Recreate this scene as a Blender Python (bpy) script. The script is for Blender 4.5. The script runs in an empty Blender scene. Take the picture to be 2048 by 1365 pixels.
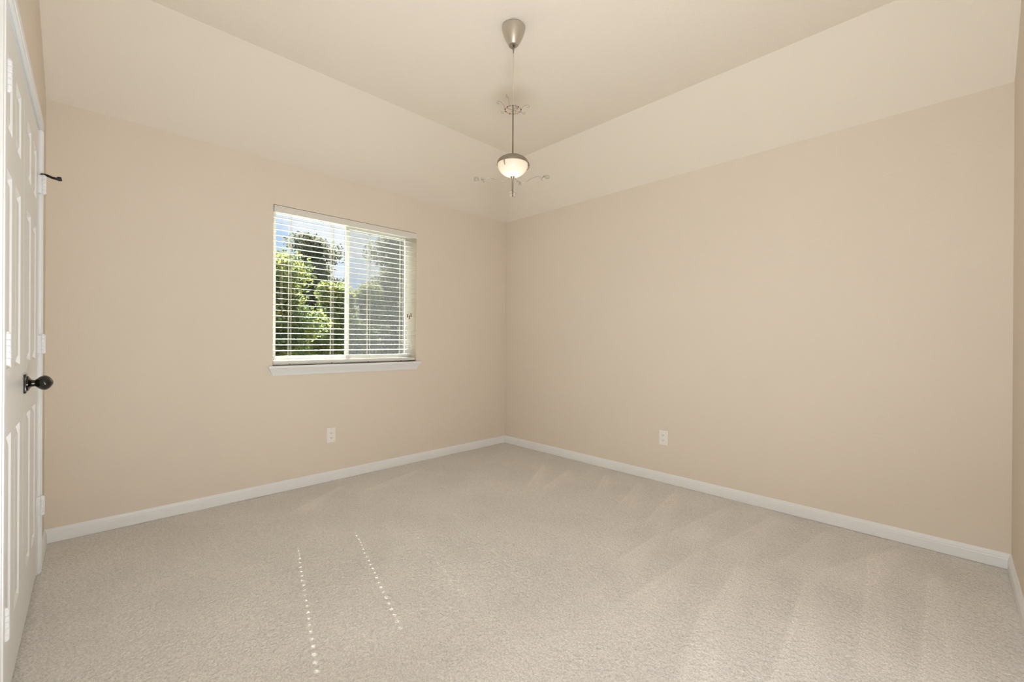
import bpy, bmesh, math, random
import numpy as np
from mathutils import Vector, Matrix

random.seed(7)
rng = np.random.default_rng(11)
SC = bpy.context.scene
COL = SC.collection

# ------------------------------------------------------------------ room size
L = 3.474      # room runs x = -L .. 0 (window wall), the corner seen in the photo is the origin
D = 3.688      # and y = -D .. 0
HW = 2.44      # height of the wall tops
H3 = 2.833     # height of the flat middle of the ceiling
SA, SB = 0.646, 0.442   # depth of the two sloped ceiling bands

# ------------------------------------------------------------------ camera
def make_camera():
    yaw, pitch, roll = map(math.radians, (45.633, -0.048, 0.349))
    f = Vector((math.cos(yaw) * math.cos(pitch), math.sin(yaw) * math.cos(pitch), math.sin(pitch)))
    r = Vector((math.sin(yaw), -math.cos(yaw), 0))
    u = r.cross(f)
    r2 = r * math.cos(roll) + u * math.sin(roll)
    u2 = -r * math.sin(roll) + u * math.cos(roll)
    cd = bpy.data.cameras.new('camera')
    cd.sensor_width = 36
    cd.lens = 861.13 * 36 / 2048
    cd.clip_start = 0.02
    cd.clip_end = 300
    co = bpy.data.objects.new('camera', cd)
    m = Matrix((r2, u2, -f)).transposed().to_4x4()
    m.translation = Vector((-3.2943, -3.4758, 1.1301))
    co.matrix_world = m
    COL.objects.link(co)
    SC.camera = co
make_camera()

# ------------------------------------------------------------------ world, sun, lights, exposure
def make_world():
    w = bpy.data.worlds.new('sky')
    SC.world = w
    w.use_nodes = True
    nt = w.node_tree
    nt.nodes.clear()
    N = nt.nodes.new
    out = N('ShaderNodeOutputWorld')
    bg = N('ShaderNodeBackground')
    tc = N('ShaderNodeTexCoord')
    mp = N('ShaderNodeMapping')
    mp.inputs['Scale'].default_value = (1, 1, 2.2)
    mp.inputs['Location'].default_value = (0.35, 0.1, 0)
    nz = N('ShaderNodeTexNoise')
    nz.inputs['Scale'].default_value = 4.5
    nz.inputs['Detail'].default_value = 8
    nz.inputs['Roughness'].default_value = 0.55
    rp = N('ShaderNodeValToRGB')
    rp.color_ramp.elements[0].position = 0.42
    rp.color_ramp.elements[0].color = (0.50, 0.70, 1.0, 1)
    rp.color_ramp.elements[1].position = 0.56
    rp.color_ramp.elements[1].color = (0.90, 0.93, 1.0, 1)
    nt.links.new(tc.outputs['Generated'], mp.inputs['Vector'])
    nt.links.new(mp.outputs['Vector'], nz.inputs['Vector'])
    nt.links.new(nz.outputs['Fac'], rp.inputs['Fac'])
    nt.links.new(rp.outputs['Color'], bg.inputs['Color'])
    bg.inputs['Strength'].default_value = SKY
    nt.links.new(bg.outputs['Background'], out.inputs['Surface'])

SKY = 1.05
make_world()

sun_d = bpy.data.lights.new('sun', 'SUN')
sun_d.energy = 26.0
sun_d.angle = math.radians(0.30)
sun_d.color = (1.0, 0.95, 0.86)
sun = bpy.data.objects.new('sun', sun_d)
sun.rotation_euler = Vector((-0.26, -1.0, -0.975)).to_track_quat('-Z', 'Y').to_euler()
sun.location = (6, 12, 12)
COL.objects.link(sun)

def area(name, loc, target, size, power, color, size_y=None):
    d = bpy.data.lights.new(name, 'AREA')
    d.energy = power
    d.color = color
    d.shape = 'RECTANGLE'
    d.size = size
    d.size_y = size_y or size
    o = bpy.data.objects.new(name, d)
    o.location = loc
    o.rotation_euler = (Vector(target) - Vector(loc)).to_track_quat('-Z', 'Y').to_euler()
    COL.objects.link(o)
    return o

# added fill lights, no such lamps in the room, out of view around the camera
area('added_ceiling_fill', (-2.78, -2.98, 0.38), (-2.55, -2.0, 2.83), 0.4, 33, (0.97, 1.0, 1.03))
area('added_room_fill', (-3.15, -3.62, 1.4), (-0.3, -2.0, 0.8), 0.15, 17, (0.97, 1.0, 1.03))
area('added_low_fill', (-2.2, -3.64, 0.6), (0.0, -2.2, 0.7), 0.1, 3, (0.97, 1.0, 1.03))
# added area lights outside, hidden from view, boosting daylight from above and below
area('added_sky_fill', (-1.5, 2.1, 4.2), (-1.74, 0.0, 1.5), 2.4, 1100, (0.95, 0.98, 1.0), 1.8)
area('added_ground_fill', (-1.74, 1.9, -0.3), (-1.74, 0.0, 1.6), 2.6, 450, (1.0, 0.98, 0.95), 1.6)

SC.view_settings.view_transform = 'Standard'
SC.view_settings.look = 'None'
SC.view_settings.exposure = 0.0
SC.view_settings.gamma = 1.0
SC.view_settings.use_curve_mapping = False
SC.cycles.max_bounces = 12
SC.cycles.diffuse_bounces = 7
SC.cycles.transparent_max_bounces = 24
SC.cycles.sample_clamp_indirect = 6
SC.cycles.use_light_tree = False
SC.cycles.caustics_refractive = False
SC.cycles.caustics_reflective = False

# ------------------------------------------------------------------ materials
def mat(name, color, rough=0.6, metal=0.0, bump=None, coat=0.0, vary=None, spec=None):
    m = bpy.data.materials.new(name)
    m.use_nodes = True
    nt = m.node_tree
    b = nt.nodes['Principled BSDF']
    b.inputs['Base Color'].default_value = (*color, 1)
    b.inputs['Roughness'].default_value = rough
    b.inputs['Metallic'].default_value = metal
    if coat:
        b.inputs['Coat Weight'].default_value = coat
    if spec is not None:
        b.inputs['Specular IOR Level'].default_value = spec
    tc = nt.nodes.new('ShaderNodeTexCoord')
    if vary:
        scale, amount = vary
        n = nt.nodes.new('ShaderNodeTexNoise')
        n.inputs['Scale'].default_value = scale
        n.inputs['Detail'].default_value = 3
        r = nt.nodes.new('ShaderNodeValToRGB')
        r.color_ramp.elements[0].position = 0.3
        r.color_ramp.elements[1].position = 0.7
        r.color_ramp.elements[0].color = (*[c * (1 - amount) for c in color], 1)
        r.color_ramp.elements[1].color = (*[min(1, c * (1 + amount)) for c in color], 1)
        nt.links.new(tc.outputs['Object'], n.inputs['Vector'])
        nt.links.new(n.outputs['Fac'], r.inputs['Fac'])
        nt.links.new(r.outputs['Color'], b.inputs['Base Color'])
    if bump:
        scale, dist, strength = bump
        n = nt.nodes.new('ShaderNodeTexNoise')
        n.inputs['Scale'].default_value = scale
        n.inputs['Detail'].default_value = 2
        bp = nt.nodes.new('ShaderNodeBump')
        bp.inputs['Distance'].default_value = dist
        bp.inputs['Strength'].default_value = strength
        nt.links.new(tc.outputs['Object'], n.inputs['Vector'])
        nt.links.new(n.outputs['Fac'], bp.inputs['Height'])
        nt.links.new(bp.outputs['Normal'], b.inputs['Normal'])
    return m

M = {}
M['paint'] = mat('beige_wall_paint', (0.71, 0.64, 0.55), 0.85, bump=(70, 0.003, 0.35), vary=(1.2, 0.012), spec=0.2)
M['ceil'] = mat('beige_paint_lit_tone', (0.765, 0.71, 0.63), 0.9, bump=(70, 0.003, 0.3), spec=0.2)  # same paint as the walls, colour lightened to imitate light on the ceiling
M['trim'] = mat('white_trim_paint', (0.78, 0.795, 0.80), 0.35, bump=(25, 0.0006, 0.3))
M['vinyl'] = mat('white_vinyl', (0.82, 0.81, 0.77), 0.4, bump=(30, 0.0004, 0.2))
M['slat'] = mat('white_faux_wood', (0.70, 0.68, 0.63), 0.4, bump=(60, 0.0004, 0.3))
M['cord'] = mat('cream_cord', (0.80, 0.77, 0.66), 0.9, bump=(900, 0.0003, 0.5))
M['tassel'] = mat('brown_wood_tassel', (0.16, 0.085, 0.03), 0.5, vary=(200, 0.3))
M['bronze'] = mat('dark_bronze', (0.012, 0.009, 0.007), 0.22, 0.6, coat=0.5, bump=(60, 0.0004, 0.2))
M['rubber'] = mat('black_rubber', (0.012, 0.012, 0.012), 0.6, bump=(300, 0.0002, 0.3))
M['nickel'] = mat('brushed_nickel', (0.55, 0.51, 0.44), 0.42, 0.85, bump=(300, 0.0003, 0.2))
M['rod'] = mat('dull_nickel_rod', (0.30, 0.27, 0.22), 0.4, 0.8, bump=(300, 0.0003, 0.2))
M['wire'] = mat('thin_wire', (0.32, 0.29, 0.24), 0.45, 0.7, bump=(300, 0.0003, 0.2))
M['clearcord'] = mat('pale_cord', (0.55, 0.48, 0.38), 0.4, bump=(500, 0.0002, 0.3))
M['plate'] = mat('outlet_plastic', (0.84, 0.82, 0.78), 0.3, bump=(80, 0.0003, 0.1))
M['slot'] = mat('outlet_slot_dark', (0.05, 0.045, 0.04), 0.6, bump=(80, 0.0003, 0.1))
M['redbead'] = mat('red_bead', (0.45, 0.02, 0.015), 0.15, coat=1, bump=(80, 0.0003, 0.1))
M['darkbead'] = mat('dark_bead', (0.03, 0.035, 0.04), 0.15, coat=1, bump=(80, 0.0003, 0.1))
M['bark'] = mat('bark', (0.12, 0.09, 0.065), 0.9, bump=(25, 0.03, 0.8), vary=(12, 0.4))
M['grass'] = mat('grass', (0.10, 0.15, 0.05), 0.95, bump=(60, 0.05, 0.8), vary=(4, 0.4))
M['stucco'] = mat('exterior_stucco', (0.55, 0.5, 0.42), 0.9, bump=(60, 0.004, 0.6))

def glass_clear(name, tint=(1, 1, 1), rough=0.0, ior=1.45, refl=True):
    m = bpy.data.materials.new(name)
    m.use_nodes = True
    nt = m.node_tree
    nt.nodes.clear()
    out = nt.nodes.new('ShaderNodeOutputMaterial')
    tr = nt.nodes.new('ShaderNodeBsdfTransparent')
    tr.inputs['Color'].default_value = (*tint, 1)
    gl = nt.nodes.new('ShaderNodeBsdfGlossy')
    gl.inputs['Roughness'].default_value = 0.02
    fr = nt.nodes.new('ShaderNodeFresnel')
    fr.inputs['IOR'].default_value = ior
    mx = nt.nodes.new('ShaderNodeMixShader')
    # reflect on the outer faces only: the thin pane does not bend the ray inside
    ge = nt.nodes.new('ShaderNodeNewGeometry')
    sb = nt.nodes.new('ShaderNodeMath')
    sb.operation = 'SUBTRACT'
    sb.inputs[0].default_value = 1.0
    ml = nt.nodes.new('ShaderNodeMath')
    ml.operation = 'MULTIPLY'
    nt.links.new(ge.outputs['Backfacing'], sb.inputs[1])
    nt.links.new(sb.outputs[0], ml.inputs[0])
    nt.links.new(fr.outputs['Fac'], ml.inputs[1])
    nt.links.new(ml.outputs[0], mx.inputs['Fac'])
    nt.links.new(tr.outputs[0], mx.inputs[1])
    nt.links.new(gl.outputs[0], mx.inputs[2])
    nt.links.new(mx.outputs[0], out.inputs['Surface'])
    return m
M['glass'] = glass_clear('window_glass', (0.96, 0.98, 0.97), ior=1.35)

def screen_mat():  # woven mesh, mostly see-through
    m = bpy.data.materials.new('insect_screen_mesh')
    m.use_nodes = True
    nt = m.node_tree
    nt.nodes.clear()
    out = nt.nodes.new('ShaderNodeOutputMaterial')
    tr = nt.nodes.new('ShaderNodeBsdfTransparent')
    df = nt.nodes.new('ShaderNodeBsdfDiffuse')
    df.inputs['Color'].default_value = (0.07, 0.075, 0.08, 1)
    tl = nt.nodes.new('ShaderNodeBsdfTranslucent')
    tl.inputs['Color'].default_value = (0.03, 0.03, 0.03, 1)
    ad = nt.nodes.new('ShaderNodeAddShader')
    mx = nt.nodes.new('ShaderNodeMixShader')
    nz = nt.nodes.new('ShaderNodeTexNoise')
    nz.inputs['Scale'].default_value = 9
    mr = nt.nodes.new('ShaderNodeMapRange')
    mr.inputs['To Min'].default_value = 0.22
    mr.inputs['To Max'].default_value = 0.34
    nt.links.new(nz.outputs['Fac'], mr.inputs['Value'])
    nt.links.new(mr.outputs['Result'], mx.inputs['Fac'])
    nt.links.new(df.outputs[0], ad.inputs[0])
    nt.links.new(tl.outputs[0], ad.inputs[1])
    nt.links.new(tr.outputs[0], mx.inputs[1])
    nt.links.new(ad.outputs[0], mx.inputs[2])
    nt.links.new(mx.outputs[0], out.inputs['Surface'])
    return m
M['screen'] = screen_mat()

def crystal_mat():
    m = bpy.data.materials.new('clear_crystal')
    m.use_nodes = True
    b = m.node_tree.nodes['Principled BSDF']
    b.inputs['Base Color'].default_value = (1, 0.99, 0.97, 1)
    b.inputs['Roughness'].default_value = 0.02
    b.inputs['Transmission Weight'].default_value = 1.0
    b.inputs['IOR'].default_value = 1.5
    nz = m.node_tree.nodes.new('ShaderNodeTexNoise')
    nz.inputs['Scale'].default_value = 40
    bp = m.node_tree.nodes.new('ShaderNodeBump')
    bp.inputs['Distance'].default_value = 0.0002
    m.node_tree.links.new(nz.outputs['Fac'], bp.inputs['Height'])
    m.node_tree.links.new(bp.outputs['Normal'], b.inputs['Normal'])
    return m
M['crystal'] = crystal_mat()

def frosted_mat():
    m = bpy.data.materials.new('frosted_lamp_glass')
    m.use_nodes = True
    nt = m.node_tree
    nt.nodes.clear()
    out = nt.nodes.new('ShaderNodeOutputMaterial')
    tl = nt.nodes.new('ShaderNodeBsdfTranslucent')
    tl.inputs['Color'].default_value = (0.92, 0.83, 0.74, 1)
    df = nt.nodes.new('ShaderNodeBsdfDiffuse')
    df.inputs['Color'].default_value = (0.85, 0.78, 0.70, 1)
    gl = nt.nodes.new('ShaderNodeBsdfGlossy')
    gl.inputs['Roughness'].default_value = 0.08
    m1 = nt.nodes.new('ShaderNodeMixShader')
    m1.inputs['Fac'].default_value = 0.45
    m2 = nt.nodes.new('ShaderNodeMixShader')
    fr = nt.nodes.new('ShaderNodeFresnel')
    fr.inputs['IOR'].default_value = 1.45
    nt.links.new(tl.outputs[0], m1.inputs[1])
    nt.links.new(df.outputs[0], m1.inputs[2])
    nt.links.new(fr.outputs[0], m2.inputs['Fac'])
    nt.links.new(m1.outputs[0], m2.inputs[1])
    nt.links.new(gl.outputs[0], m2.inputs[2])
    nt.links.new(m2.outputs[0], out.inputs['Surface'])
    return m
M['frosted'] = frosted_mat()

def emit_mat(name, color, strength):
    m = bpy.data.materials.new(name)
    m.use_nodes = True
    b = m.node_tree.nodes['Principled BSDF']
    b.inputs['Base Color'].default_value = (*color, 1)
    b.inputs['Emission Color'].default_value = (*color, 1)
    b.inputs['Emission Strength'].default_value = strength
    return m
M['bulb'] = emit_mat('lit_bulb', (1.0, 0.88, 0.74), 5.0)

def leaf_mat(name, dark, light, yellow, trans=0.5):
    m = bpy.data.materials.new(name)
    m.use_nodes = True
    nt = m.node_tree
    nt.nodes.clear()
    out = nt.nodes.new('ShaderNodeOutputMaterial')
    geo = nt.nodes.new('ShaderNodeNewGeometry')
    tc = nt.nodes.new('ShaderNodeTexCoord')
    nz = nt.nodes.new('ShaderNodeTexNoise')
    nz.inputs['Scale'].default_value = 1.6
    nz.inputs['Detail'].default_value = 3
    ad = nt.nodes.new('ShaderNodeMath')
    ad.operation = 'MULTIPLY_ADD'
    ad.inputs[1].default_value = 0.35
    rp = nt.nodes.new('ShaderNodeValToRGB')
    e = rp.color_ramp.elements
    e[0].position = 0.40; e[0].color = (*dark, 1)
    e[1].position = 0.68; e[1].color = (*light, 1)
    y = e.new(0.85); y.color = (*yellow, 1)
    df = nt.nodes.new('ShaderNodeBsdfDiffuse')
    tl = nt.nodes.new('ShaderNodeBsdfTranslucent')
    mx = nt.nodes.new('ShaderNodeMixShader')
    mx.inputs['Fac'].default_value = trans
    nt.links.new(tc.outputs['Object'], nz.inputs['Vector'])
    nt.links.new(geo.outputs['Random Per Island'], ad.inputs[0])
    nt.links.new(nz.outputs['Fac'], ad.inputs[2])
    nt.links.new(ad.outputs[0], rp.inputs['Fac'])
    nt.links.new(rp.outputs['Color'], df.inputs['Color'])
    nt.links.new(rp.outputs['Color'], tl.inputs['Color'])
    nt.links.new(df.outputs[0], mx.inputs[1])
    nt.links.new(tl.outputs[0], mx.inputs[2])
    nt.links.new(mx.outputs[0], out.inputs['Surface'])
    return m
M['leaf_bright'] = leaf_mat('bright_leaves', (0.14, 0.18, 0.10), (0.27, 0.33, 0.15), (0.50, 0.46, 0.13))
M['leaf_dark'] = leaf_mat('dark_leaves', (0.13, 0.14, 0.11), (0.22, 0.23, 0.16), (0.30, 0.29, 0.2))
M['leaf_mid'] = leaf_mat('mid_leaves', (0.13, 0.16, 0.10), (0.25, 0.29, 0.16), (0.40, 0.38, 0.18))

# ------------------------------------------------------------------ mesh helpers
class MB:
    def __init__(self):
        self.bm = bmesh.new()
    def box(self, a, b, bevel=0.0):
        x0, y0, z0 = a; x1, y1, z1 = b
        v = [self.bm.verts.new(p) for p in ((x0, y0, z0), (x1, y0, z0), (x1, y1, z0), (x0, y1, z0),
                                            (x0, y0, z1), (x1, y0, z1), (x1, y1, z1), (x0, y1, z1))]
        fs = [self.bm.faces.new([v[i] for i in q]) for q in ((3, 2, 1, 0), (4, 5, 6, 7), (0, 1, 5, 4), (1, 2, 6, 5), (2, 3, 7, 6), (3, 0, 4, 7))]
        if bevel:
            es = list({e for f in fs for e in f.edges})
            bmesh.ops.bevel(self.bm, geom=es, offset=bevel, segments=2, profile=0.5, affect='EDGES')
        return self
    def poly(self, pts):
        self.bm.faces.new([self.bm.verts.new(p) for p in pts])
        return self
    def loft(self, rings, cap0=True, cap1=True, closed=True):
        R = [[self.bm.verts.new(p) for p in r] for r in rings]
        for r0, r1 in zip(R, R[1:]):
            n = len(r0)
            for i in range(n if closed else n - 1):
                j = (i + 1) % n
                self.bm.faces.new((r0[i], r0[j], r1[j], r1[i]))
        if cap0: self.bm.faces.new(list(reversed(R[0])))
        if cap1: self.bm.faces.new(R[-1])
        return self
    def lathe(self, prof, center=(0, 0, 0), axis=(0, 0, 1), seg=32, cap0=True, cap1=True):
        ax = Vector(axis).normalized()
        a = ax.orthogonal().normalized()
        b = ax.cross(a)
        c = Vector(center)
        rings = []
        for r, h in prof:
            r = max(r, 1e-5)
            rings.append([c + ax * h + a * (r * math.cos(2 * math.pi * i / seg)) + b * (r * math.sin(2 * math.pi * i / seg)) for i in range(seg)])
        return self.loft(rings, cap0, cap1)
    def tube(self, pts, rad, seg=8, taper=None):
        pts = [Vector(p) for p in pts]
        rings = []
        t0 = (pts[1] - pts[0]).normalized()
        n = t0.orthogonal().normalized()
        for i, p in enumerate(pts):
            t = (pts[min(i + 1, len(pts) - 1)] - pts[max(i - 1, 0)]).normalized()
            n = (n - t * n.dot(t)).normalized()
            b = t.cross(n)
            r = rad if taper is None else rad * taper[i]
            rings.append([p + n * (r * math.cos(2 * math.pi * k / seg)) + b * (r * math.sin(2 * math.pi * k / seg)) for k in range(seg)])
        return self.loft(rings)
    def sphere(self, c, r, seg=16, rings=10, scale=(1, 1, 1)):
        m = Matrix.Translation(Vector(c)) @ Matrix.Diagonal((*[r * s for s in scale], 1))
        bmesh.ops.create_uvsphere(self.bm, u_segments=seg, v_segments=rings, radius=1, matrix=m)
        return self
    def ico(self, c, r, sub=1):
        bmesh.ops.create_icosphere(self.bm, subdivisions=sub, radius=r, matrix=Matrix.Translation(Vector(c)))
        return self
    def build(self, name, material, parent=None, smooth=False, origin=None):
        bmesh.ops.recalc_face_normals(self.bm, faces=self.bm.faces)
        me = bpy.data.meshes.new(name)
        if origin is not None:
            bmesh.ops.translate(self.bm, verts=self.bm.verts, vec=-Vector(origin))
        self.bm.to_mesh(me)
        self.bm.free()
        me.materials.append(material)
        if smooth:
            for p in me.polygons: p.use_smooth = True
            try: me.set_sharp_from_angle(angle=math.radians(40))
            except Exception: pass
        o = bpy.data.objects.new(name, me)
        COL.objects.link(o)
        if origin is not None: o.location = origin
        if parent is not None:
            o.parent = parent
            o.location = Vector(origin if origin is not None else (0, 0, 0)) - world_loc(parent)
        return o

def world_loc(o):
    v = Vector((0, 0, 0))
    while o is not None:
        v += o.location
        o = o.parent
    return v

def empty(name, loc):
    o = bpy.data.objects.new(name, None)
    o.empty_display_size = 0.1
    o.location = loc
    COL.objects.link(o)
    return o

def tag(o, label, cat, group=None, kind=None):
    o['label'] = label
    o['category'] = cat
    if group: o['group'] = group
    if kind: o['kind'] = kind
    return o

def struct(o, label=None, cat=None):
    o['kind'] = 'structure'
    if label: o['label'] = label
    if cat: o['category'] = cat
    return o

# ------------------------------------------------------------------ carpet floor
def pile_height(X, Y):
    """vacuum strokes: long soft wedges brushed into the pile, mostly in the right half"""
    h = np.zeros_like(X)
    # strokes: (x0, y0) start at far end, (x1, y1) near end, half width
    S = [((-0.16, -2.05), (-0.80, -2.22), .06), ((-0.20, -2.43), (-0.85, -2.42), .07), ((-0.12, -2.70), (-0.88, -2.66), .07),
         ((-0.15, -2.98), (-0.84, -2.96), .075), ((-0.13, -3.30), (-0.80, -3.10), .07), ((-0.94, -2.55), (-1.62, -2.57), .06),
         ((-0.95, -2.75), (-1.75, -2.88), .06), ((-0.85, -3.02), (-1.75, -3.16), .065), ((-0.3, -3.2), (-1.35, -3.32), .05),
         ((-0.34, -3.43), (-1.5, -3.49), .06), ((-0.15, -1.75), (-0.7, -1.95), .05), ((-0.18, -1.45), (-0.6, -1.7), .05),
         ((-0.9, -2.3), (-1.4, -2.35), .05), ((-1.4, -2.75), (-2.0, -2.95), .05), ((-0.35, -0.9), (-0.8, -1.2), .04),
         ((-0.3, -1.15), (-0.8, -1.35), .04), ((-1.25, -0.25), (-1.8, -0.45), .04), ((-1.9, -0.2), (-2.3, -0.5), .04)]
    for (a, b, w) in S:
        a = np.array(a); b = np.array(b); d = b - a; ln = np.hypot(*d); d = d / ln; n = np.array([-d[1], d[0]])
        u = (X - a[0]) * d[0] + (Y - a[1]) * d[1]
        v = (X - a[0]) * n[0] + (Y - a[1]) * n[1]
        ww = w * (0.35 + 1.0 * np.clip(u / ln, 0, 1))
        along = 1 / (1 + np.exp(-(u) / 0.012)) * 1 / (1 + np.exp((u - ln) / 0.03))
        edge = 1 / (1 + np.exp(-(v + ww) / 0.006)) * 1 / (1 + np.exp((v - ww) / 0.012))
        h += along * edge * 0.55
        h += along * np.exp(-((v + ww) / 0.010) ** 2) * 0.7
        h += along * np.exp(-((v - ww * 0.1) / 0.008) ** 2) * 0.35
    return h

def make_floor():
    x0, x1, y0, y1 = -L - 0.02, 0.02, -D - 0.02, 0.02
    st = 0.0125
    xs = np.arange(x0, x1 + st, st); ys = np.arange(y0, y1 + st, st)
    X, Y = np.meshgrid(xs, ys, indexing='ij')
    hp = pile_height(X, Y)
    # soft random low lumps
    lump = np.zeros_like(X)
    for k in range(60):
        kx, ky = rng.normal(0, 14, 2); ph = rng.uniform(0, 6.28)
        lump += np.sin(kx * X + ky * Y + ph)
    lump /= np.sqrt(60)
    Z = hp * 0.004 + lump * 0.0006 - 0.002
    nx, ny = X.shape
    co = np.stack([X, Y, Z], -1).reshape(-1, 3)
    i, j = np.meshgrid(np.arange(nx - 1), np.arange(ny - 1), indexing='ij')
    a = (i * ny + j).ravel()
    F = np.stack([a, a + ny, a + ny + 1, a + 1], 1)
    me = bpy.data.meshes.new('floor')
    me.vertices.add(len(co)); me.vertices.foreach_set('co', co.ravel())
    me.loops.add(F.size); me.loops.foreach_set('vertex_index', F.ravel().astype(np.int32))
    me.polygons.add(len(F))
    me.polygons.foreach_set('loop_start', np.arange(0, F.size, 4, dtype=np.int32))
    me.polygons.foreach_set('loop_total', np.full(len(F), 4, dtype=np.int32))
    me.update(calc_edges=True)
    me.polygons.foreach_set('use_smooth', np.ones(len(F), dtype=bool))
    at = me.attributes.new('pile', 'FLOAT', 'POINT')
    at.data.foreach_set('value', hp.ravel().astype(np.float32))
    m = bpy.data.materials.new('cream_carpet')
    m.use_nodes = True
    nt = m.node_tree
    b = nt.nodes['Principled BSDF']
    b.inputs['Roughness'].default_value = 1.0
    b.inputs['Specular IOR Level'].default_value = 0.05
    b.inputs['Sheen Weight'].default_value = 0.25
    b.inputs['Sheen Roughness'].default_value = 0.6
    tc = nt.nodes.new('ShaderNodeTexCoord')
    N = nt.nodes.new
    n1 = N('ShaderNodeTexNoise'); n1.inputs['Scale'].default_value = 170; n1.inputs['Detail'].default_value = 3
    n2 = N('ShaderNodeTexNoise'); n2.inputs['Scale'].default_value = 2.6; n2.inputs['Detail'].default_value = 5
    vo = N('ShaderNodeTexVoronoi'); vo.inputs['Scale'].default_value = 120
    r1 = N('ShaderNodeValToRGB')
    r1.color_ramp.elements[0].position = 0.25; r1.color_ramp.elements[1].position = 0.75
    r1.color_ramp.elements[0].color = (0.50, 0.47, 0.432, 1)
    r1.color_ramp.elements[1].color = (0.84, 0.81, 0.78, 1)
    r2 = N('ShaderNodeMapRange'); r2.inputs['From Min'].default_value = 0.3; r2.inputs['From Max'].default_value = 0.7
    r2.inputs['To Min'].default_value = 0.94; r2.inputs['To Max'].default_value = 1.05
    av = N('ShaderNodeAttribute'); av.attribute_name = 'pile'
    am = N('ShaderNodeMapRange'); am.inputs['To Min'].default_value = 0.965; am.inputs['To Max'].default_value = 1.09
    mu = N('ShaderNodeMath'); mu.operation = 'MULTIPLY'
    vm = N('ShaderNodeVectorMath'); vm.operation = 'SCALE'
    for n in (n1, n2, vo): nt.links.new(tc.outputs['Object'], n.inputs['Vector'])
    nt.links.new(n1.outputs['Fac'], r1.inputs['Fac'])
    nt.links.new(n2.outputs['Fac'], r2.inputs['Value'])
    nt.links.new(av.outputs['Fac'], am.inputs['Value'])
    nt.links.new(r2.outputs['Result'], mu.inputs[0]); nt.links.new(am.outputs['Result'], mu.inputs[1])
    nt.links.new(r1.outputs['Color'], vm.inputs[0]); nt.links.new(mu.outputs[0], vm.inputs['Scale'])
    nt.links.new(vm.outputs['Vector'], b.inputs['Base Color'])
    b1 = N('ShaderNodeBump'); b1.inputs['Distance'].default_value = 0.012; b1.inputs['Strength'].default_value = 0.9
    b2 = N('ShaderNodeBump'); b2.inputs['Distance'].default_value = 0.004; b2.inputs['Strength'].default_value = 0.5
    n3 = N('ShaderNodeTexNoise'); n3.inputs['Scale'].default_value = 55; n3.inputs['Detail'].default_value = 4
    nt.links.new(tc.outputs['Object'], n3.inputs['Vector'])
    nt.links.new(n3.outputs['Fac'], b1.inputs['Height'])
    nt.links.new(vo.outputs['Distance'], b2.inputs['Height'])
    nt.links.new(b1.outputs['Normal'], b2.inputs['Normal'])
    nt.links.new(b2.outputs['Normal'], b.inputs['Normal'])
    me.materials.append(m)
    o = bpy.data.objects.new('floor', me)
    COL.objects.link(o)
    struct(o, 'cream cut-pile carpet with vacuum marks', 'carpet')
make_floor()

# ------------------------------------------------------------------ walls and ceiling
WX0, WX1, WZ0, WZ1 = -2.343, -1.137, 0.934, 2.120     # window opening
WT = 0.16
mb = MB()
mb.box((-L - 0.12, 0, 0), (WX0, WT, 3.0)).box((WX1, 0, 0), (0.12, WT, 3.0))
mb.box((WX0, 0, 0), (WX1, WT, WZ0)).box((WX0, 0, WZ1), (WX1, WT, 3.0))
struct(mb.build('wall_back', M['paint']), 'beige wall with the window', 'wall')
struct(MB().box((0, -D - 0.12, 0), (0.12, 0, 3.0)).build('wall_right', M['paint']), 'long bare beige wall right of the corner', 'wall')
struct(MB().box((-L - 0.12, -D - 0.12, 0), (0, -D, 3.0)).build('wall_front', M['paint']), 'beige wall at the right edge of the view', 'wall')

CY0, CY1, CZ1 = -1.645, -0.435, 2.122   # closet opening
mb = MB()
mb.box((-L - 0.12, CY1, 0), (-L, 0, 3.0)).box((-L - 0.12, -D, 0), (-L, CY0, 3.0)).box((-L - 0.12, CY0, CZ1), (-L, CY1, 3.0))
struct(mb.build('wall_left', M['paint']), 'beige wall around the closet doors', 'wall')
mb = MB()
mb.box((-L - 0.75, CY0 - 0.2, 0), (-L - 0.70, CY1 + 0.2, 2.3)).box((-L - 0.75, CY0 - 0.25, 0), (-L - 0.12, CY0 - 0.2, 2.3))
mb.box((-L - 0.75, CY1 + 0.2, 0), (-L - 0.12, CY1 + 0.25, 2.3)).box((-L - 0.75, CY0 - 0.25, 2.3), (-L - 0.12, CY1 + 0.25, 2.35))
mb.box((-L - 0.75, CY0 - 0.25, -0.05), (-L - 0.02, CY1 + 0.25, -0.01))
struct(mb.build('wall_closet', M['paint']), 'closet shell behind the white doors', 'wall')

mb = MB()
bm = mb.bm
V = {k: bm.verts.new(p) for k, p in dict(
    a=(-L - 0.1, 0, HW), b=(-L - 0.1, -SA, H3), c=(-L - 0.1, -D - 0.1, H3),
    h=(-SB, -SA, H3), e=(-SB, -D - 0.1, H3), o=(0, 0, HW), f=(0, -D - 0.1, HW)).items()}
for q in ('aohb', 'bhec', 'ofeh'):
    bm.faces.new([V[k] for k in q])
top = bmesh.ops.extrude_face_region(bm, geom=list(bm.faces))
bmesh.ops.translate(bm, verts=[g for g in top['geom'] if isinstance(g, bmesh.types.BMVert)], vec=(0, 0, 0.12))
struct(mb.build('ceiling', M['ceil']), 'beige tray ceiling with two sloped sides', 'ceiling')

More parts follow.
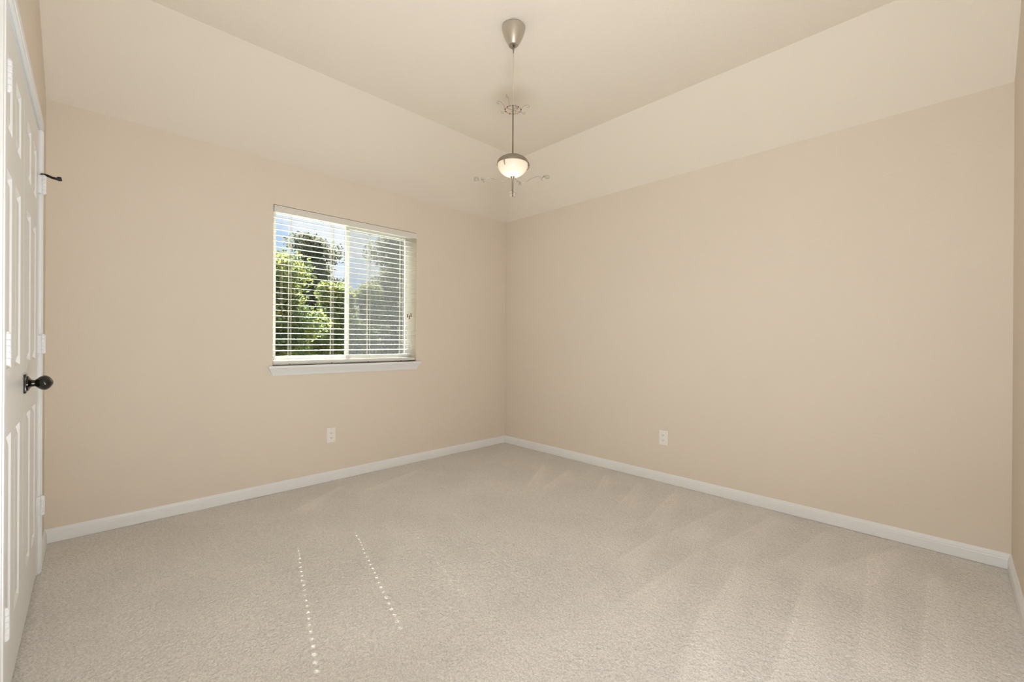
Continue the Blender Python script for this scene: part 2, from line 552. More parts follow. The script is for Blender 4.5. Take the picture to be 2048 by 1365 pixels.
# ------------------------------------------------------------------ baseboards
def base_run(name, p0, p1, inward, label):
    """moulded baseboard from p0 to p1, inward = unit vector into the room"""
    prof = [(0, 0.0), (0.0125, 0.0), (0.0125, 0.048), (0.0105, 0.052), (0.0105, 0.058), (0.007, 0.064), (0.005, 0.072), (0.002, 0.0765), (0, 0.0765)]
    n = Vector(inward)
    rings = [[Vector(p) + n * d + Vector((0, 0, z)) for d, z in prof] for p in (p0, p1)]
    o = MB().loft(rings).build(name, M['trim'])
    struct(o, label, 'baseboard')
base_run('baseboard_back', (-L, 0, 0), (0, 0, 0), (0, -1, 0), 'white baseboard under the window')
base_run('baseboard_right', (0, 0, 0), (0, -D, 0), (-1, 0, 0), 'white baseboard along the long right wall')
base_run('baseboard_front', (0, -D, 0), (-L, -D, 0), (0, 1, 0), 'white baseboard at the right edge of the view')
base_run('baseboard_left', (-L, 0, 0), (-L, CY1 + 0.062, 0), (1, 0, 0), 'short white baseboard beside the closet casing')

# ------------------------------------------------------------------ closet doors and casing
def casing():
    w, t = 0.063, 0.011
    x0, x1 = -L, -L + t
    mb = MB()
    # profiled legs and head: two steps
    for (ya, yb) in ((CY1, CY1 + w), (CY0 - w, CY0)):
        mb.box((x0, ya, 0), (x1, yb, CZ1 + 0.0), 0.003)
        mb.box((x0, ya + 0.014, 0), (x1 + 0.003, yb - 0.016, CZ1 + 0.0), 0.0025)
    mb.box((x0, CY0 - w, CZ1), (x1, CY1 + w, CZ1 + w), 0.003)
    mb.box((x0, CY0 - w + 0.016, CZ1 + 0.014), (x1 + 0.003, CY1 + w - 0.016, CZ1 + w - 0.016), 0.0025)
    # jamb lining and stop behind the leaves
    for ya, yb in ((CY1 - 0.004, CY1 + 0.0), (CY0, CY0 + 0.004)):
        mb.box((-L - 0.12, ya, 0), (-L + 0.001, yb, CZ1))
    mb.box((-L - 0.12, CY0, CZ1 - 0.004), (-L + 0.001, CY1, CZ1))
    mb.box((-L - 0.06, CY0, CZ1 - 0.03), (-L - 0.042, CY1, CZ1))
    o = mb.build('trim_1', M['trim'])
    struct(o, 'white casing around the closet doors', 'door casing')
casing()

def leaf(name, ya, yb, hinge_at, label):
    """six-panel leaf between y = ya and yb; front face on x = -L - 0.001"""
    xf, xb = -L - 0.001, -L - 0.036
    z0, z1 = 0.012, 2.108
    root = MB()
    rec = xf - 0.009
    root.box((xb, ya, z0), (rec, yb, z1))
    W = yb - ya
    st, mu = 0.105, 0.085
    pw = (W - 2 * st - mu) / 2
    cols = [(ya + st, ya + st + pw), (yb - st - pw, yb - st)]
    rows = [(0.215, 0.83), (1.035, 1.635), (1.765, 1.985)]
    def bar(y0_, y1_, za, zb): root.box((rec, y0_, za), (xf, y1_, zb))
    bar(ya, ya + st, z0, z1); bar(yb - st, yb, z0, z1)
    zz = [z0] + [v for r in rows for v in r] + [z1]
    for k in range(0, len(zz), 2):
        bar(ya + st, yb - st, zz[k], zz[k + 1])
    for (a, b) in rows:
        bar(ya + st + pw, yb - st - pw, a, b)
        for (c0, c1) in cols:
            # sloping sticking around the opening
            s = 0.010
            o4 = [(xf, c0, a), (xf, c1, a), (xf, c1, b), (xf, c0, b)]
            i4 = [(rec, c0 + s, a + s), (rec, c1 - s, a + s), (rec, c1 - s, b - s), (rec, c0 + s, b - s)]
            for k in range(4):
                j = (k + 1) % 4
                root.poly([o4[k], o4[j], i4[j], i4[k]])
            # raised field
            e0, e1 = 0.014, 0.036
            r0 = [(rec, c0 + e0, a + e0), (rec, c1 - e0, a + e0), (rec, c1 - e0, b - e0), (rec, c0 + e0, b - e0)]
            r1 = [(xf - 0.002, c0 + e1, a + e1), (xf - 0.002, c1 - e1, a + e1), (xf - 0.002, c1 - e1, b - e1), (xf - 0.002, c0 + e1, b - e1)]
            root.loft([r0, r1], cap0=False)
    o = root.build(name, M['trim'], origin=(-L, (ya + yb) / 2, 0))
    struct(o, label, 'door')
    s = 1 if hinge_at == yb else -1
    for zc in (1.86, 1.10, 0.33):
        h = MB()
        hxx, hyy = -L + (0.0165 if s > 0 else 0.0135), hinge_at - s * 0.002
        for k in range(5):
            h.lathe([(0.0060, 0), (0.0074, 0.0010), (0.0074, 0.0145), (0.0060, 0.0155), (0.0050, 0.0172)], (hxx, hyy, zc - 0.043 + k * 0.0172), seg=16)
        h.lathe([(0.004, -0.004), (0.0062, -0.001), (0.0062, 0.0)], (hxx, hyy, zc - 0.043), seg=12)
        h.lathe([(0.0062, 0.0), (0.0062, 0.001), (0.004, 0.004)], (hxx, hyy, zc + 0.043), seg=12)
        h.box((-L - 0.002, hyy - 0.0022, zc - 0.043), (hxx, hyy + 0.0022, zc + 0.043), 0.0005)
        h.box((-L - 0.001, hyy - 0.016, zc - 0.043), (-L + 0.0012, hyy + 0.002, zc + 0.043), 0.0004)
        if s > 0:
            # the open hinge leaf that faces the room, with its two cut-outs
            for (za, zb) in ((-0.043, -0.030), (-0.012, -0.004), (0.004, 0.012), (0.030, 0.043)):
                h.box((-L, hyy - 0.0035, zc + za), (hxx + 0.008, hyy - 0.0012, zc + zb), 0.0004)
            h.box((hxx + 0.003, hyy - 0.0034, zc - 0.043), (hxx + 0.0085, hyy - 0.0010, zc + 0.043), 0.0004)
        h.build('hinge', M['trim'], o, smooth=True, origin=(-L, hinge_at, zc))
    return o

d1 = leaf('door_1', CY0 + 0.006, (CY0 + CY1) / 2 - 0.0015, CY0 + 0.006, 'near white six-panel closet door leaf, cut by the left edge')
d2 = leaf('door_2', (CY0 + CY1) / 2 + 0.0015, CY1 - 0.006, CY1 - 0.006, 'far white six-panel closet door leaf with dark knob')

# knob on the far leaf
ky, kz = (CY0 + CY1) / 2 + 0.038, 0.955
rose = MB()
rose.box((-L - 0.001, ky - 0.034, kz - 0.036), (-L + 0.006, ky + 0.034, kz + 0.036), 0.002)
rose.lathe([(0.030, 0.006), (0.029, 0.010), (0.022, 0.013), (0.014, 0.018), (0.0125, 0.024), (0.012, 0.03)], (-L, ky, kz), (1, 0, 0), 28)
ro = rose.build('knob_rosette', M['bronze'], d2, smooth=True, origin=(-L, ky, kz))
ro['label'] = 'dark bronze square rosette'
kn = MB()
kn.lathe([(0.0115, 0.020), (0.012, 0.026), (0.0165, 0.031), (0.0235, 0.038), (0.0275, 0.045), (0.029, 0.051), (0.0275, 0.058), (0.0225, 0.065), (0.014, 0.071), (0.006, 0.0745), (0.0005, 0.0755)], (-L, ky, kz), (1, 0, 0), 32)
kn = kn.build('door_knob', M['bronze'], d2, smooth=True, origin=(-L, ky, kz))
kn['label'] = 'dark bronze egg-shaped knob'

# hinge-pin door stop on the far leaf's top hinge
hx, hy, hz = -L + 0.0165, CY1 - 0.003, 1.860 + 0.048
sm = MB()
sm.lathe([(0.011, 0), (0.011, 0.004)], (hx, hy, hz), seg=16)
sm.tube([(hx, hy, hz + 0.002), (hx + 0.012, hy - 0.001, hz + 0.000), (hx + 0.026, hy - 0.003, hz - 0.006), (hx + 0.050, hy - 0.006, hz - 0.010), (hx + 0.060, hy - 0.007, hz - 0.008)], 0.0062, 10)
so = sm.build('door_stop', M['bronze'], d2, smooth=True, origin=(hx, hy, hz))
so['label'] = 'black hinge-pin door stop'
st_ = MB().lathe([(0.007, 0), (0.0105, 0.002), (0.0105, 0.012), (0.008, 0.015)], (hx + 0.044, hy - 0.007, hz - 0.008), (1, -0.1, 0.1), 14)
st_.build('rubber_tip', M['rubber'], so, smooth=True, origin=(hx + 0.058, hy - 0.007, hz - 0.008))

# ------------------------------------------------------------------ window unit
win = empty('window_1', ((WX0 + WX1) / 2, 0.10, WZ0))
struct(win, 'white two-pane sliding window behind blinds', 'window')
fy0, fy1 = 0.095, 0.158
fw = 0.034
mb = MB()
ft = 0.022
mb.box((WX0, fy0, WZ0), (WX0 + fw, fy1, WZ1), 0.002).box((WX1 - fw, fy0, WZ0), (WX1, fy1, WZ1), 0.002)
mb.box((WX0 + fw, fy0 + 0.001, WZ0), (WX1 - fw, fy1 - 0.001, WZ0 + 0.036), 0.002).box((WX0 + fw, fy0 + 0.001, WZ1 - ft), (WX1 - fw, fy1 - 0.001, WZ1), 0.002)
mb.build('window_frame', M['vinyl'], win)
xm = -1.738
def sash(xa, xb, y0_, y1_, s, name, rail, za, zb):
    m = MB()
    m.box((xa, y0_, za), (xa + s, y1_, zb), 0.002).box((xb - s, y0_, za), (xb, y1_, zb), 0.002)
    m.box((xa + s, y0_ + 0.001, za), (xb - s, y1_ - 0.001, za + s), 0.002).box((xa + s, y0_ + 0.001, zb - rail), (xb - s, y1_ - 0.001, zb), 0.002)
    o = m.build(name, M['vinyl'], win)
    g = MB().box((xa + s - 0.002, (y0_ + y1_) / 2 - 0.002, za + s - 0.002), (xb - s + 0.002, (y0_ + y1_) / 2 + 0.002, zb - rail + 0.002)).build('glass_pane', M['glass'], o)
    return o
sash(WX0 + fw - 0.002, xm + 0.012, 0.128, 0.148, 0.022, 'fixed_sash', 0.010, WZ0 + 0.035, WZ1 - ft + 0.001)
so2 = sash(xm - 0.022, WX1 - fw + 0.002, 0.100, 0.122, 0.030, 'sliding_sash', 0.028, WZ0 + 0.035, WZ1 - ft - 0.004)
so2['label'] = 'sliding sash on the right, nearer the room'
mb = MB().box((xm - 0.012, 0.092, 1.50), (xm + 0.004, 0.101, 1.57), 0.002).box((xm - 0.010, 0.086, 1.515), (xm + 0.000, 0.093, 1.535), 0.0015)
mb.build('sash_latch', M['vinyl'], win)
# insect screen outside the right half
mb = MB()
xa, xb, za, zb, s = xm - 0.005, WX1 - 0.012, WZ0 + 0.02, WZ1 - 0.018, 0.016
mb.box((xa, 0.160, za), (xa + s, 0.168, zb)).box((xb - s, 0.160, za), (xb, 0.168, zb))
mb.box((xa + s, 0.1605, za), (xb - s, 0.1675, za + s)).box((xa + s, 0.1605, zb - s), (xb - s, 0.1675, zb))
sf = mb.build('screen_frame', mat('grey_screen_frame', (0.25, 0.25, 0.25), 0.5, 0.3, bump=(60, 0.0003, 0.2)), win)
MB().box((xa + s, 0.1635, za + s), (xb - s, 0.1645, zb - s)).build('screen_mesh', M['screen'], sf)

# sill with crown-shaped nosing
mb = MB()
mb.box((WX0, -0.002, WZ0 - 0.014), (WX1, 0.096, WZ0))
ext, prt = 0.033, 0.036
def ring(e, p, z):
    return [(WX0 - e, 0.0, z), (WX0 - e, -p, z), (WX1 + e, -p, z), (WX1 + e, 0.0, z)]
mb.loft([ring(0.0, 0.008, 0.861), ring(0.003, 0.010, 0.866), ring(0.010, 0.014, 0.880), ring(0.021, 0.025, 0.900), ring(0.027, 0.031, 0.912),
         ring(0.028, 0.031, 0.914), ring(0.033, 0.036, 0.917), ring(0.033, 0.036, 0.930), ring(0.030, 0.034, 0.934)])
mb.build('window_sill', M['trim'], win)

# ------------------------------------------------------------------ blinds
bl = empty('window_blind', ((WX0 + WX1) / 2, 0.035, WZ0 + 0.001))
tag(bl, 'white horizontal slat blind with open slats inside the window opening', 'window blind')
BX0, BX1 = WX0 + 0.005, WX1 - 0.005
yc = 0.036
LAD = [-2.218, -1.901, -1.589, -1.276]
mb = MB()
mb.box((BX0 + 0.004, 0.012, 2.078), (BX1 - 0.004, 0.062, 2.115), 0.001)
mb.build('head_rail', M['slat'], bl)
mb = MB()
mb.box((BX0 - 0.002, -0.010, 2.066), (BX1 + 0.002, -0.002, 2.114), 0.0015)
mb.box((BX0 - 0.002, -0.012, 2.066), (BX0 + 0.012, 0.010, 2.114), 0.0015)
mb.box((BX1 - 0.012, -0.012, 2.066), (BX1 + 0.002, 0.010, 2.114), 0.0015)
mb.box((BX0 + 0.012, -0.0125, 2.104), (BX1 - 0.012, -0.0095, 2.109), 0.001)
mb.build('valance', M['slat'], bl)
tilt = math.radians(5)
hw, th = 0.025, 0.0028
mb = MB()
pitch = (2.035 - 1.001) / 24
SZ = [1.001 + i * pitch for i in range(25)]
for z in SZ:
    def sbox(xa, xb, ya, yb):
        # ya..yb across the slat, room edge (negative) hangs lower
        def P(x, v, w):
            return (x, yc + v * math.cos(tilt) - w * math.sin(tilt), z + v * math.sin(tilt) + w * math.cos(tilt) + 0.0009 * (1 - (v / hw) ** 2))
        mb.loft([[P(xa, ya, -th / 2), P(xa, yb, -th / 2), P(xa, yb, th / 2), P(xa, ya, th / 2)],
                 [P(xb, ya, -th / 2), P(xb, yb, -th / 2), P(xb, yb, th / 2), P(xb, ya, th / 2)]])
    for (ya, yb) in ((-hw, -hw / 2), (-hw / 2, -0.0042), (0.0042, hw / 2), (hw / 2, hw)):
        sbox(BX0, BX1, ya, yb)
    xs = [BX0] + [v for x in LAD for v in (x - 0.0045, x + 0.0045)] + [BX1]
    for k in range(0, len(xs), 2):
        sbox(xs[k], xs[k + 1], -0.0042, 0.0042)
mb.build('slats', M['slat'], bl)
MB().box((BX0, yc - 0.025, 0.945), (BX1, yc + 0.025, 0.969), 0.004).build('bottom_rail', M['slat'], bl)
for x in LAD:
    mb = MB()
    for dy in (-0.0265, 0.0265):
        for dx in (-0.003, 0.003):
            mb.tube([(x + dx, yc + dy, 0.955), (x + dx, yc + dy, 2.08)], 0.0011, 5)
    for z in SZ:
        mb.tube([(x + 0.003, yc - 0.0265, z - 0.0036), (x + 0.003, yc + 0.0265, z - 0.0004)], 0.0007, 4)
    mb.build('ladder_cord', M['cord'], bl)
    MB().tube([(x - 0.0038, yc + 0.003, 0.95), (x - 0.0038, yc + 0.003, 2.08)], 0.0006, 5).build('lift_cord', M['cord'], bl)
    MB().lathe([(0.006, 0), (0.006, 0.003), (0.004, 0.0045)], (x, yc - 0.005, 0.9405), seg=12).build('rail_button', M['tassel'], bl)

def tassel(x, y, z, mat_=M['tassel']):
    c = MB().tube([(x, y, z), (x, y, 1.6), (x + 0.001, y + 0.001, 2.07)], 0.0008, 5).build('pull_cord', M['cord'], bl)
    t = MB().lathe([(0.0022, 0.030), (0.0055, 0.026), (0.0035, 0.018), (0.0035, 0.012), (0.0065, 0.004), (0.0065, 0.0), (0.003, -0.001)], (x, y, z - 0.015), seg=14)
    t.build('cord_tassel', mat_, c, smooth=True)
tassel(-2.291, -0.004, 1.410)
tassel(-2.283, -0.003, 1.331)
tassel(-1.232, -0.004, 1.352)
tassel(-1.212, -0.004, 1.340)
tassel(-1.196, -0.004, 1.360)

# ------------------------------------------------------------------ outlets
def outlet(origin, right, normal, label):
    """origin: plate centre on the wall; right: unit vector along the wall; normal: into the room"""
    o = Vector(origin); r = Vector(right); n = Vector(normal); u = Vector((0, 0, 1))
    def pt(a, b, c): return o + r * a + u * b + n * c
    w, h = 0.036, 0.0585
    root = MB()
    rings = []
    for (e, d) in ((0, 0), (0, 0.003), (0.003, 0.0058)):
        rings.append([pt(-w + e, -h + e, d), pt(w - e, -h + e, d), pt(w - e, h - e, d), pt(-w + e, h - e, d)])
    root.loft(rings)
    ob = root.build('wall_outlet', M['plate'], origin=origin)
    tag(ob, label, 'outlet')
    for s in (1, -1):
        f = MB()
        prof = []
        for k in range(24):
            a = 2 * math.pi * k / 24
            prof.append((0.0172 * math.cos(a), max(-0.0118, min(0.0118, 0.0172 * math.sin(a)))))
        f.loft([[pt(a, b + s * 0.0195, 0.004) for a, b in prof], [pt(a, b + s * 0.0195, 0.0072) for a, b in prof]])
        fo = f.build('receptacle', M['plate'], ob)
        fo.location = (0, 0, 0); fo.location = -o
        sl = MB()
        for (a, b, ww, hh) in ((-0.0063, 0.003, 0.0011, 0.0042), (0.0063, 0.003, 0.0011, 0.0034), (0, -0.0062, 0.0024, 0.0022)):
            c = s * 0.0195
            sl.loft([[pt(a - ww, b + c - hh, d), pt(a + ww, b + c - hh, d), pt(a + ww, b + c + hh, d), pt(a - ww, b + c + hh, d)] for d in (0.0068, 0.0075)])
        so_ = sl.build('socket_slots', M['slot'], fo)
        so_.location = (0, 0, 0)
    sc = MB().lathe([(0.0035, 0.005), (0.0035, 0.0066), (0.002, 0.0072)], (0, 0, 0), tuple(n), 14).build('plate_screw', M['plate'], ob)
    sc.location = (0, 0, 0)
    return ob
outlet((-1.916, 0.0, 0.3625), (1, 0, 0), (0, -1, 0), 'white outlet below the window on the window wall')
outlet((0.0, -1.857, 0.356), (0, -1, 0), (-1, 0, 0), 'white outlet low on the long bare right wall')

# ------------------------------------------------------------------ pendant lamp
PX, PY = -1.661, -1.803
pend = empty('pendant_lamp', (PX, PY, H3))
tag(pend, 'brushed nickel pendant lamp with lit frosted bowl, wire scrolls and crystal ball', 'pendant lamp')
RT = Vector((0.715, -0.699, 0))      # sideways as the scroll arms spread
FW = Vector((0.699, 0.715, 0))
def pp(a, z, b=0.0):
    return Vector((PX, PY, z)) + RT * a + FW * b
c0 = (PX, PY, 0)
mb = MB().lathe([(0.060, H3), (0.0635, H3 - 0.004), (0.0635, H3 - 0.010), (0.061, H3 - 0.022), (0.056, H3 - 0.040), (0.049, H3 - 0.058), (0.040, H3 - 0.076), (0.031, H3 - 0.092), (0.025, H3 - 0.100), (0.012, H3 - 0.101)], c0, seg=48)
mb.build('canopy', M['nickel'], pend, smooth=True)
mb = MB().lathe([(0.012, 2.735), (0.016, 2.731), (0.016, 2.725), (0.010, 2.719)], (PX - 0.006, PY + 0.004, 0), seg=20)
g = mb.build('cord_grip', M['crystal'], pend, smooth=True)
MB().lathe([(0.0062, 2.735), (0.006, 2.718), (0.0035, 2.705), (0.003, 2.690)], c0, seg=14).build('strain_relief', M['rod'], pend, smooth=True)
MB().tube([(PX, PY, 2.70), (PX + 0.0005, PY, 2.55), (PX, PY, 2.395)], 0.0024, 8).build('cord', M['clearcord'], pend, smooth=True)
MB().lathe([(0.0028, 2.402), (0.0048, 2.398), (0.0048, 2.145)], c0, seg=14).build('rod', M['rod'], pend, smooth=True)

# bead ring with scrolls
rg = MB()
RR, RZ = 0.043, 2.383
pts = [pp(RR * math.cos(t), RZ, RR * math.sin(t)) for t in np.linspace(0, 2 * math.pi, 41)]
rg.tube(pts, 0.0013, 6)
for k in range(4):
    t = k * math.pi / 2 + 0.5
    rg.tube([pp(0, RZ - 0.002), pp(RR * math.cos(t), RZ, RR * math.sin(t))], 0.0011, 5)
ringo = rg.build('bead_ring', M['wire'], pend, smooth=True)
def scroll_path(start, dirv, out, rise, curl_r, sgn):
    """wire that leaves the ring, rises (or falls) outward and ends in a small spiral"""
    P_ = []
    s = Vector(start)
    for k in range(13):
        q = k / 12
        P_.append(s + dirv * (out * (q ** 1.5)) + Vector((0, 0, rise * math.sin(q * math.pi / 2))))
    e = P_[-1]
    c = e - Vector((0, 0, sgn * curl_r))
    for k in range(1, 17):
        a = k / 16 * 1.45 * math.pi
        r = curl_r * (1 - 0.55 * k / 16)
        P_.append(c + dirv * (r * math.sin(a)) + Vector((0, 0, sgn * r * math.cos(a))))
    return P_
ups = [(math.pi * 0.98, 0.044, 0.050), (0.02, 0.044, 0.028), (math.pi * 0.40, 0.05, 0.062), (math.pi * 1.35, 0.035, 0.045)]
for t, out, rise in ups:
    dv = RT * math.cos(t) + FW * math.sin(t)
    MB().tube(scroll_path(pp(RR * math.cos(t), RZ, RR * math.sin(t)), dv, out * 0.85, rise, 0.009, 1), 0.0011, 6).build('wire_scroll', M['wire'], ringo, smooth=True)
for t in (math.pi * 1.08, -0.12, math.pi * 1.62):
    dv = RT * math.cos(t) + FW * math.sin(t)
    MB().tube(scroll_path(pp(RR * math.cos(t), RZ, RR * math.sin(t)), dv, 0.018, -0.026, 0.006, -1), 0.0010, 6).build('wire_scroll', M['wire'], ringo, smooth=True)
for t, mt in ((2.0, 'redbead'), (1.0, 'redbead'), (2.75, 'redbead'), (3.95, 'redbead'), (5.45, 'redbead'), (3.3, 'darkbead'), (-0.15, 'darkbead'), (4.7, 'darkbead')):
    b = MB().sphere(pp(RR * math.cos(t), RZ, RR * math.sin(t)), 0.0042, 12, 8).build('bead', M[mt], ringo, smooth=True)
    b['label'] = 'red glass bead' if mt == 'redbead' else 'dark bead'
for t in (1.5, 0.5, 4.3, 5.0):
    b = MB().ico(pp(RR * math.cos(t), RZ + 0.001, RR * math.sin(t)), 0.0055, 1).build('bead', M['crystal'], ringo)
    b['label'] = 'clear crystal bead'

# shade: metal cap and frosted bowl
BZ = 2.089
prof = [(0.0055, BZ + 0.050), (0.010, BZ + 0.0485)]
for k in range(1, 11):
    a = math.pi / 2 * (1 - k / 10)
    prof.append((0.086 * math.cos(a), BZ + 0.047 * math.sin(a)))
prof += [(0.0865, BZ - 0.004), (0.0845, BZ - 0.004)]
for k in range(10, 0, -1):
    a = math.pi / 2 * (1 - k / 10)
    prof.append((0.0835 * math.cos(a), BZ + 0.0445 * math.sin(a)))
MB().lathe(prof, c0, seg=56, cap0=False, cap1=False).build('shade_cap', M['rod'], pend, smooth=True)
prof = []
for k in range(0, 17):
    a = math.pi / 2 * k / 16 * 0.96
    prof.append((0.0835 * math.cos(a), BZ - 0.003 - 0.066 * math.sin(a)))
MB().lathe(prof, c0, seg=56, cap0=False, cap1=False).build('glass_bowl', M['frosted'], pend, smooth=True)
MB().sphere((PX, PY, BZ - 0.012), 0.022, 20, 12, (1, 1, 1.2)).build('bulb', M['bulb'], pend, smooth=True)
for t in (math.pi * 1.33, math.pi * 0.66, 0):
    dv = RT * math.cos(t) + FW * math.sin(t)
    q = Vector((PX, PY, 0)) + dv * 0.086
    MB().tube([Vector((q.x, q.y, BZ + 0.012)) - dv * 0.002, Vector((q.x, q.y, BZ - 0.004)) + dv * 0.003, Vector((q.x, q.y, BZ - 0.02)) + dv * 0.001, Vector((q.x, q.y, BZ - 0.032)) - dv * 0.006], 0.0032, 8, [1, 1, 0.8, 0.6]).build('bowl_clip', M['rod'], pend, smooth=True)
# lower stem and finial
MB().lathe([(0.009, 2.026), (0.012, 2.020), (0.008, 2.012), (0.0046, 2.008), (0.0046, 1.950), (0.006, 1.946), (0.003, 1.942)], c0, seg=16).build('stem', M['rod'], pend, smooth=True)
cr = MB().ico((PX, PY, 1.927), 0.0190, 2).build('crystal_ball', M['crystal'], pend)
cr['label'] = 'clear faceted crystal ball'
MB().lathe([(0.0018, 1.944), (0.0018, 1.922), (0.003, 1.920), (0.003, 1.916)], c0, seg=8).build('ball_pin', M['rod'], cr, smooth=True)
# two wavy arms with spiral ends (offsets and heights in metres from the stem)
def smooth_path(P_, n=8):
    out = []
    P_ = [Vector(p) for p in P_]
    for i in range(len(P_) - 1):
        p0 = P_[max(i - 1, 0)]; p1 = P_[i]; p2 = P_[i + 1]; p3 = P_[min(i + 2, len(P_) - 1)]
        for k in range(n):
            t = k / n
            out.append(0.5 * ((2 * p1) + (-p0 + p2) * t + (2 * p0 - 5 * p1 + 4 * p2 - p3) * t * t + (-p0 + 3 * p1 - 3 * p2 + p3) * t ** 3))
    out.append(P_[-1])
    return out
K = 1 / 368.6
def zpx(y): return 1.13 + (682.5 - y) * K
for side in (-1, 1):
    if side < 0:
        xy = [(-6, 357.5), (-12, 361), (-19, 363.5), (-27, 363), (-37, 359.5), (-46, 357.5), (-54, 358), (-60, 361), (-64, 360)]
        cx_, cy_, r0 = -73, 360, 5.6
    else:
        xy = [(5, 357.5), (12, 363.5), (20, 365.5), (28, 364), (36, 358.5), (46, 354.5), (55, 355), (60, 356), (64, 352)]
        cx_, cy_, r0 = 69.5, 354.5, 5.2
    path = [pp(a * K, zpx(y)) for a, y in xy]
    arm = MB().tube(smooth_path(path, 6), 0.0019, 8).build('wire_arm', M['wire'], pend, smooth=True)
    sp = []
    for k in range(40):
        a = k / 39 * 3.6 * math.pi
        r = r0 * (1 - 0.8 * k / 39)
        ang = (math.radians(215) if side > 0 else math.radians(-35)) 
        th_ = ang - a if side > 0 else ang + a
        sp.append(pp((cx_ + r * math.cos(th_)) * K, zpx(cy_ - r * math.sin(th_))))
    if side > 0:
        sp = [path[-1]] + sp
    MB().tube(sp, 0.0017, 6).build('spiral_end', M['wire'], arm, smooth=True)
    # small forked leaf near the end
    bx, by = (xy[-2])
    lf = MB()
    lf.tube([pp(bx * K, zpx(by)), pp((bx + 3 * side * -1) * K, zpx(by + 4)), pp((bx + 1.0 * side) * K, zpx(by + 5))], 0.002, 6, [1, .9, .3])
    lf.tube([pp(bx * K, zpx(by)), pp((bx + 2.5 * side) * K, zpx(by - 4)), pp((bx + 3.5 * side) * K, zpx(by - 5))], 0.0018, 6, [1, .8, .3])
    lf.build('wire_leaf', M['wire'], arm, smooth=True)
    if side > 0:
        tf = MB()
        for q in ((8, 364), (12, 371.5), (16.5, 371)):
            tf.tube([pp(14 * K, zpx(363.5)), pp(((14 + q[0]) / 2 + .6) * K, zpx((363.5 + q[1]) / 2)), pp(q[0] * K, zpx(q[1]))], 0.0022, 6, [1, 1, .4])
        tf.build('wire_leaf', M['wire'], arm, smooth=True)
lp = bpy.data.lights.new('bulb_light', 'POINT')
lp.energy = 0.3
lp.color = (1.0, 0.83, 0.62)
lp.shadow_soft_size = 0.02
lo = bpy.data.objects.new('bulb_light', lp)
lo.location = (0, 0, BZ - 0.045 - H3)
lo.parent = pend
COL.objects.link(lo)

# ------------------------------------------------------------------ outdoors
gz = -0.4
struct(MB().box((-30, 0.5, gz - 0.2), (50, 70, gz)).build('ground', M['grass']), 'grass outside the window', 'ground')

def leaves(name, centers, radii, n, size, material, parent):
    centers = np.array(centers, float); radii = np.array(radii, float)
    vol = (radii ** 2).sum(1) if radii.ndim > 1 else radii ** 2
    idx = rng.choice(len(centers), n, p=vol / vol.sum())
    u = rng.normal(size=(n, 3)); u /= np.linalg.norm(u, axis=1)[:, None]
    r = 0.35 + 0.95 * rng.random(n) ** 0.9
    pos = centers[idx] + u * r[:, None] * radii[idx]
    # leaf frame
    a = rng.normal(size=(n, 3)); a /= np.linalg.norm(a, axis=1)[:, None]
    b = rng.normal(size=(n, 3)); b -= (a * b).sum(1)[:, None] * a; b /= np.linalg.norm(b, axis=1)[:, None]
    c = np.cross(a, b)
    s = size * rng.uniform(0.6, 1.3, n)[:, None]
    v0 = pos - a * s * 0.5
    v1 = pos + b * s * 0.28 + c * s * 0.08
    v2 = pos + a * s * 0.5
    v3 = pos - b * s * 0.28 + c * s * 0.08
    co = np.stack([v0, v1, v2, v3], 1).reshape(-1, 3)
    me = bpy.data.meshes.new(name)
    me.vertices.add(4 * n); me.vertices.foreach_set('co', co.ravel())
    me.loops.add(4 * n); me.loops.foreach_set('vertex_index', np.arange(4 * n, dtype=np.int32))
    me.polygons.add(n)
    me.polygons.foreach_set('loop_start', np.arange(0, 4 * n, 4, dtype=np.int32))
    me.polygons.foreach_set('loop_total', np.full(n, 4, dtype=np.int32))
    me.update(calc_edges=True)
    me.materials.append(material)
    o = bpy.data.objects.new(name, me)
    COL.objects.link(o)
    o.parent = parent
    return o

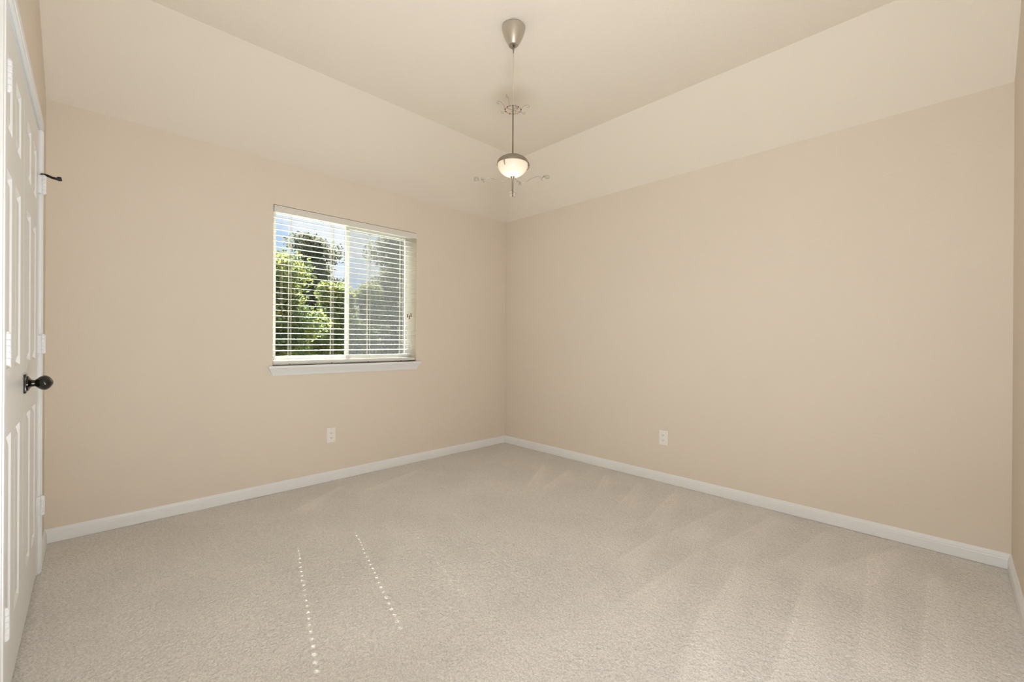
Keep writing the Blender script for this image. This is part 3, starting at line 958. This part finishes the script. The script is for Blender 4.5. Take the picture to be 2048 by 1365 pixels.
def tree(x, y, top, rad, label, lm, n=16000, size=0.13, blobs=26, low=0.15, squash=1.0, name='leafy_tree', group=None):
    """top: height of the crown's top; rad: crown radius"""
    root = empty(name, (x, y, gz))
    tag(root, label, 'tree', group)
    H = top - gz
    tr = MB()
    tr.tube([(0, 0, -0.05), (0.05, 0.02, H * 0.3), (-0.04, 0.05, H * 0.6), (0.02, 0, H * 0.85)], 0.05 + 0.02 * H, 10, [1.2, 0.9, 0.6, 0.25])
    C, R = [], []
    for k in range(blobs):
        q = (k + 0.5) / blobs
        h = H * (low + (0.97 - low) * q)
        # crown narrower at the top
        w = rad * squash * math.sqrt(max(0.05, 1 - ((q - 0.35) / 0.68) ** 2))
        a = random.uniform(0, 2 * math.pi)
        d = w * random.uniform(0.15, 0.8)
        br = rad * random.uniform(0.16, 0.40)
        c = (d * math.cos(a), d * math.sin(a), min(h, H - br * 0.8))
        C.append(c); R.append((br, br, br * 0.8))
        if k % 2 == 0:
            tr.tube([(0, 0, max(0.2, c[2] - 0.35 * H)), (c[0] * .5, c[1] * .5, c[2] - 0.12 * H), c], 0.018 + 0.006 * H, 6, [1, .7, .3])
    tr.build('trunk', M['bark'], root).location = (0, 0, 0)
    leaves('foliage', C, R, n, size, lm, root).location = (0, 0, 0)
    return root

# trees in front, from left to right as seen through the panes
tree(0.5, 10.4, 3.65, 1.7, 'bright green leafy tree filling the lower left window pane', M['leaf_bright'], 32000, 0.12, low=0.02, blobs=45)
tree(3.1, 12.8, 3.25, 1.25, 'yellow-green bushy tree just left of the window mullion', M['leaf_bright'], 24000, 0.12, low=0.02, blobs=36)
tree(4.0, 17.0, 5.9, 1.5, 'tall dark open-crowned tree against the sky in the left pane', M['leaf_dark'], 11000, 0.15, low=0.4, blobs=34)
tree(7.9, 16.8, 6.6, 1.8, 'tall grey-green tree against the sky in the right pane', M['leaf_dark'], 15000, 0.15, low=0.1, blobs=44)
tree(5.0, 14.2, 3.5, 1.3, 'mid-green bush low behind the left half of the right pane', M['leaf_mid'], 18000, 0.12, low=0.02)
tree(8.3, 12.5, 3.4, 1.2, 'mid-green bush low behind the right edge of the right pane', M['leaf_mid'], 18000, 0.12, low=0.02)
tree(-3.7, 10.6, 3.4, 1.5, 'bright green leafy tree left of the window view', M['leaf_bright'], 9000, 0.14, low=0.02)
tree(-0.6, 21, 4.2, 2.4, 'dark wide tree far behind the bright left tree', M['leaf_dark'], 15000, 0.2, low=0.02)
tree(4.9, 21.5, 4.2, 2.4, 'dark wide tree far back between the two tall trees', M['leaf_mid'], 15000, 0.2, low=0.02)
tree(10.6, 21, 5.0, 2.6, 'dark wide tree far back at the right window jamb', M['leaf_dark'], 15000, 0.2, low=0.02)
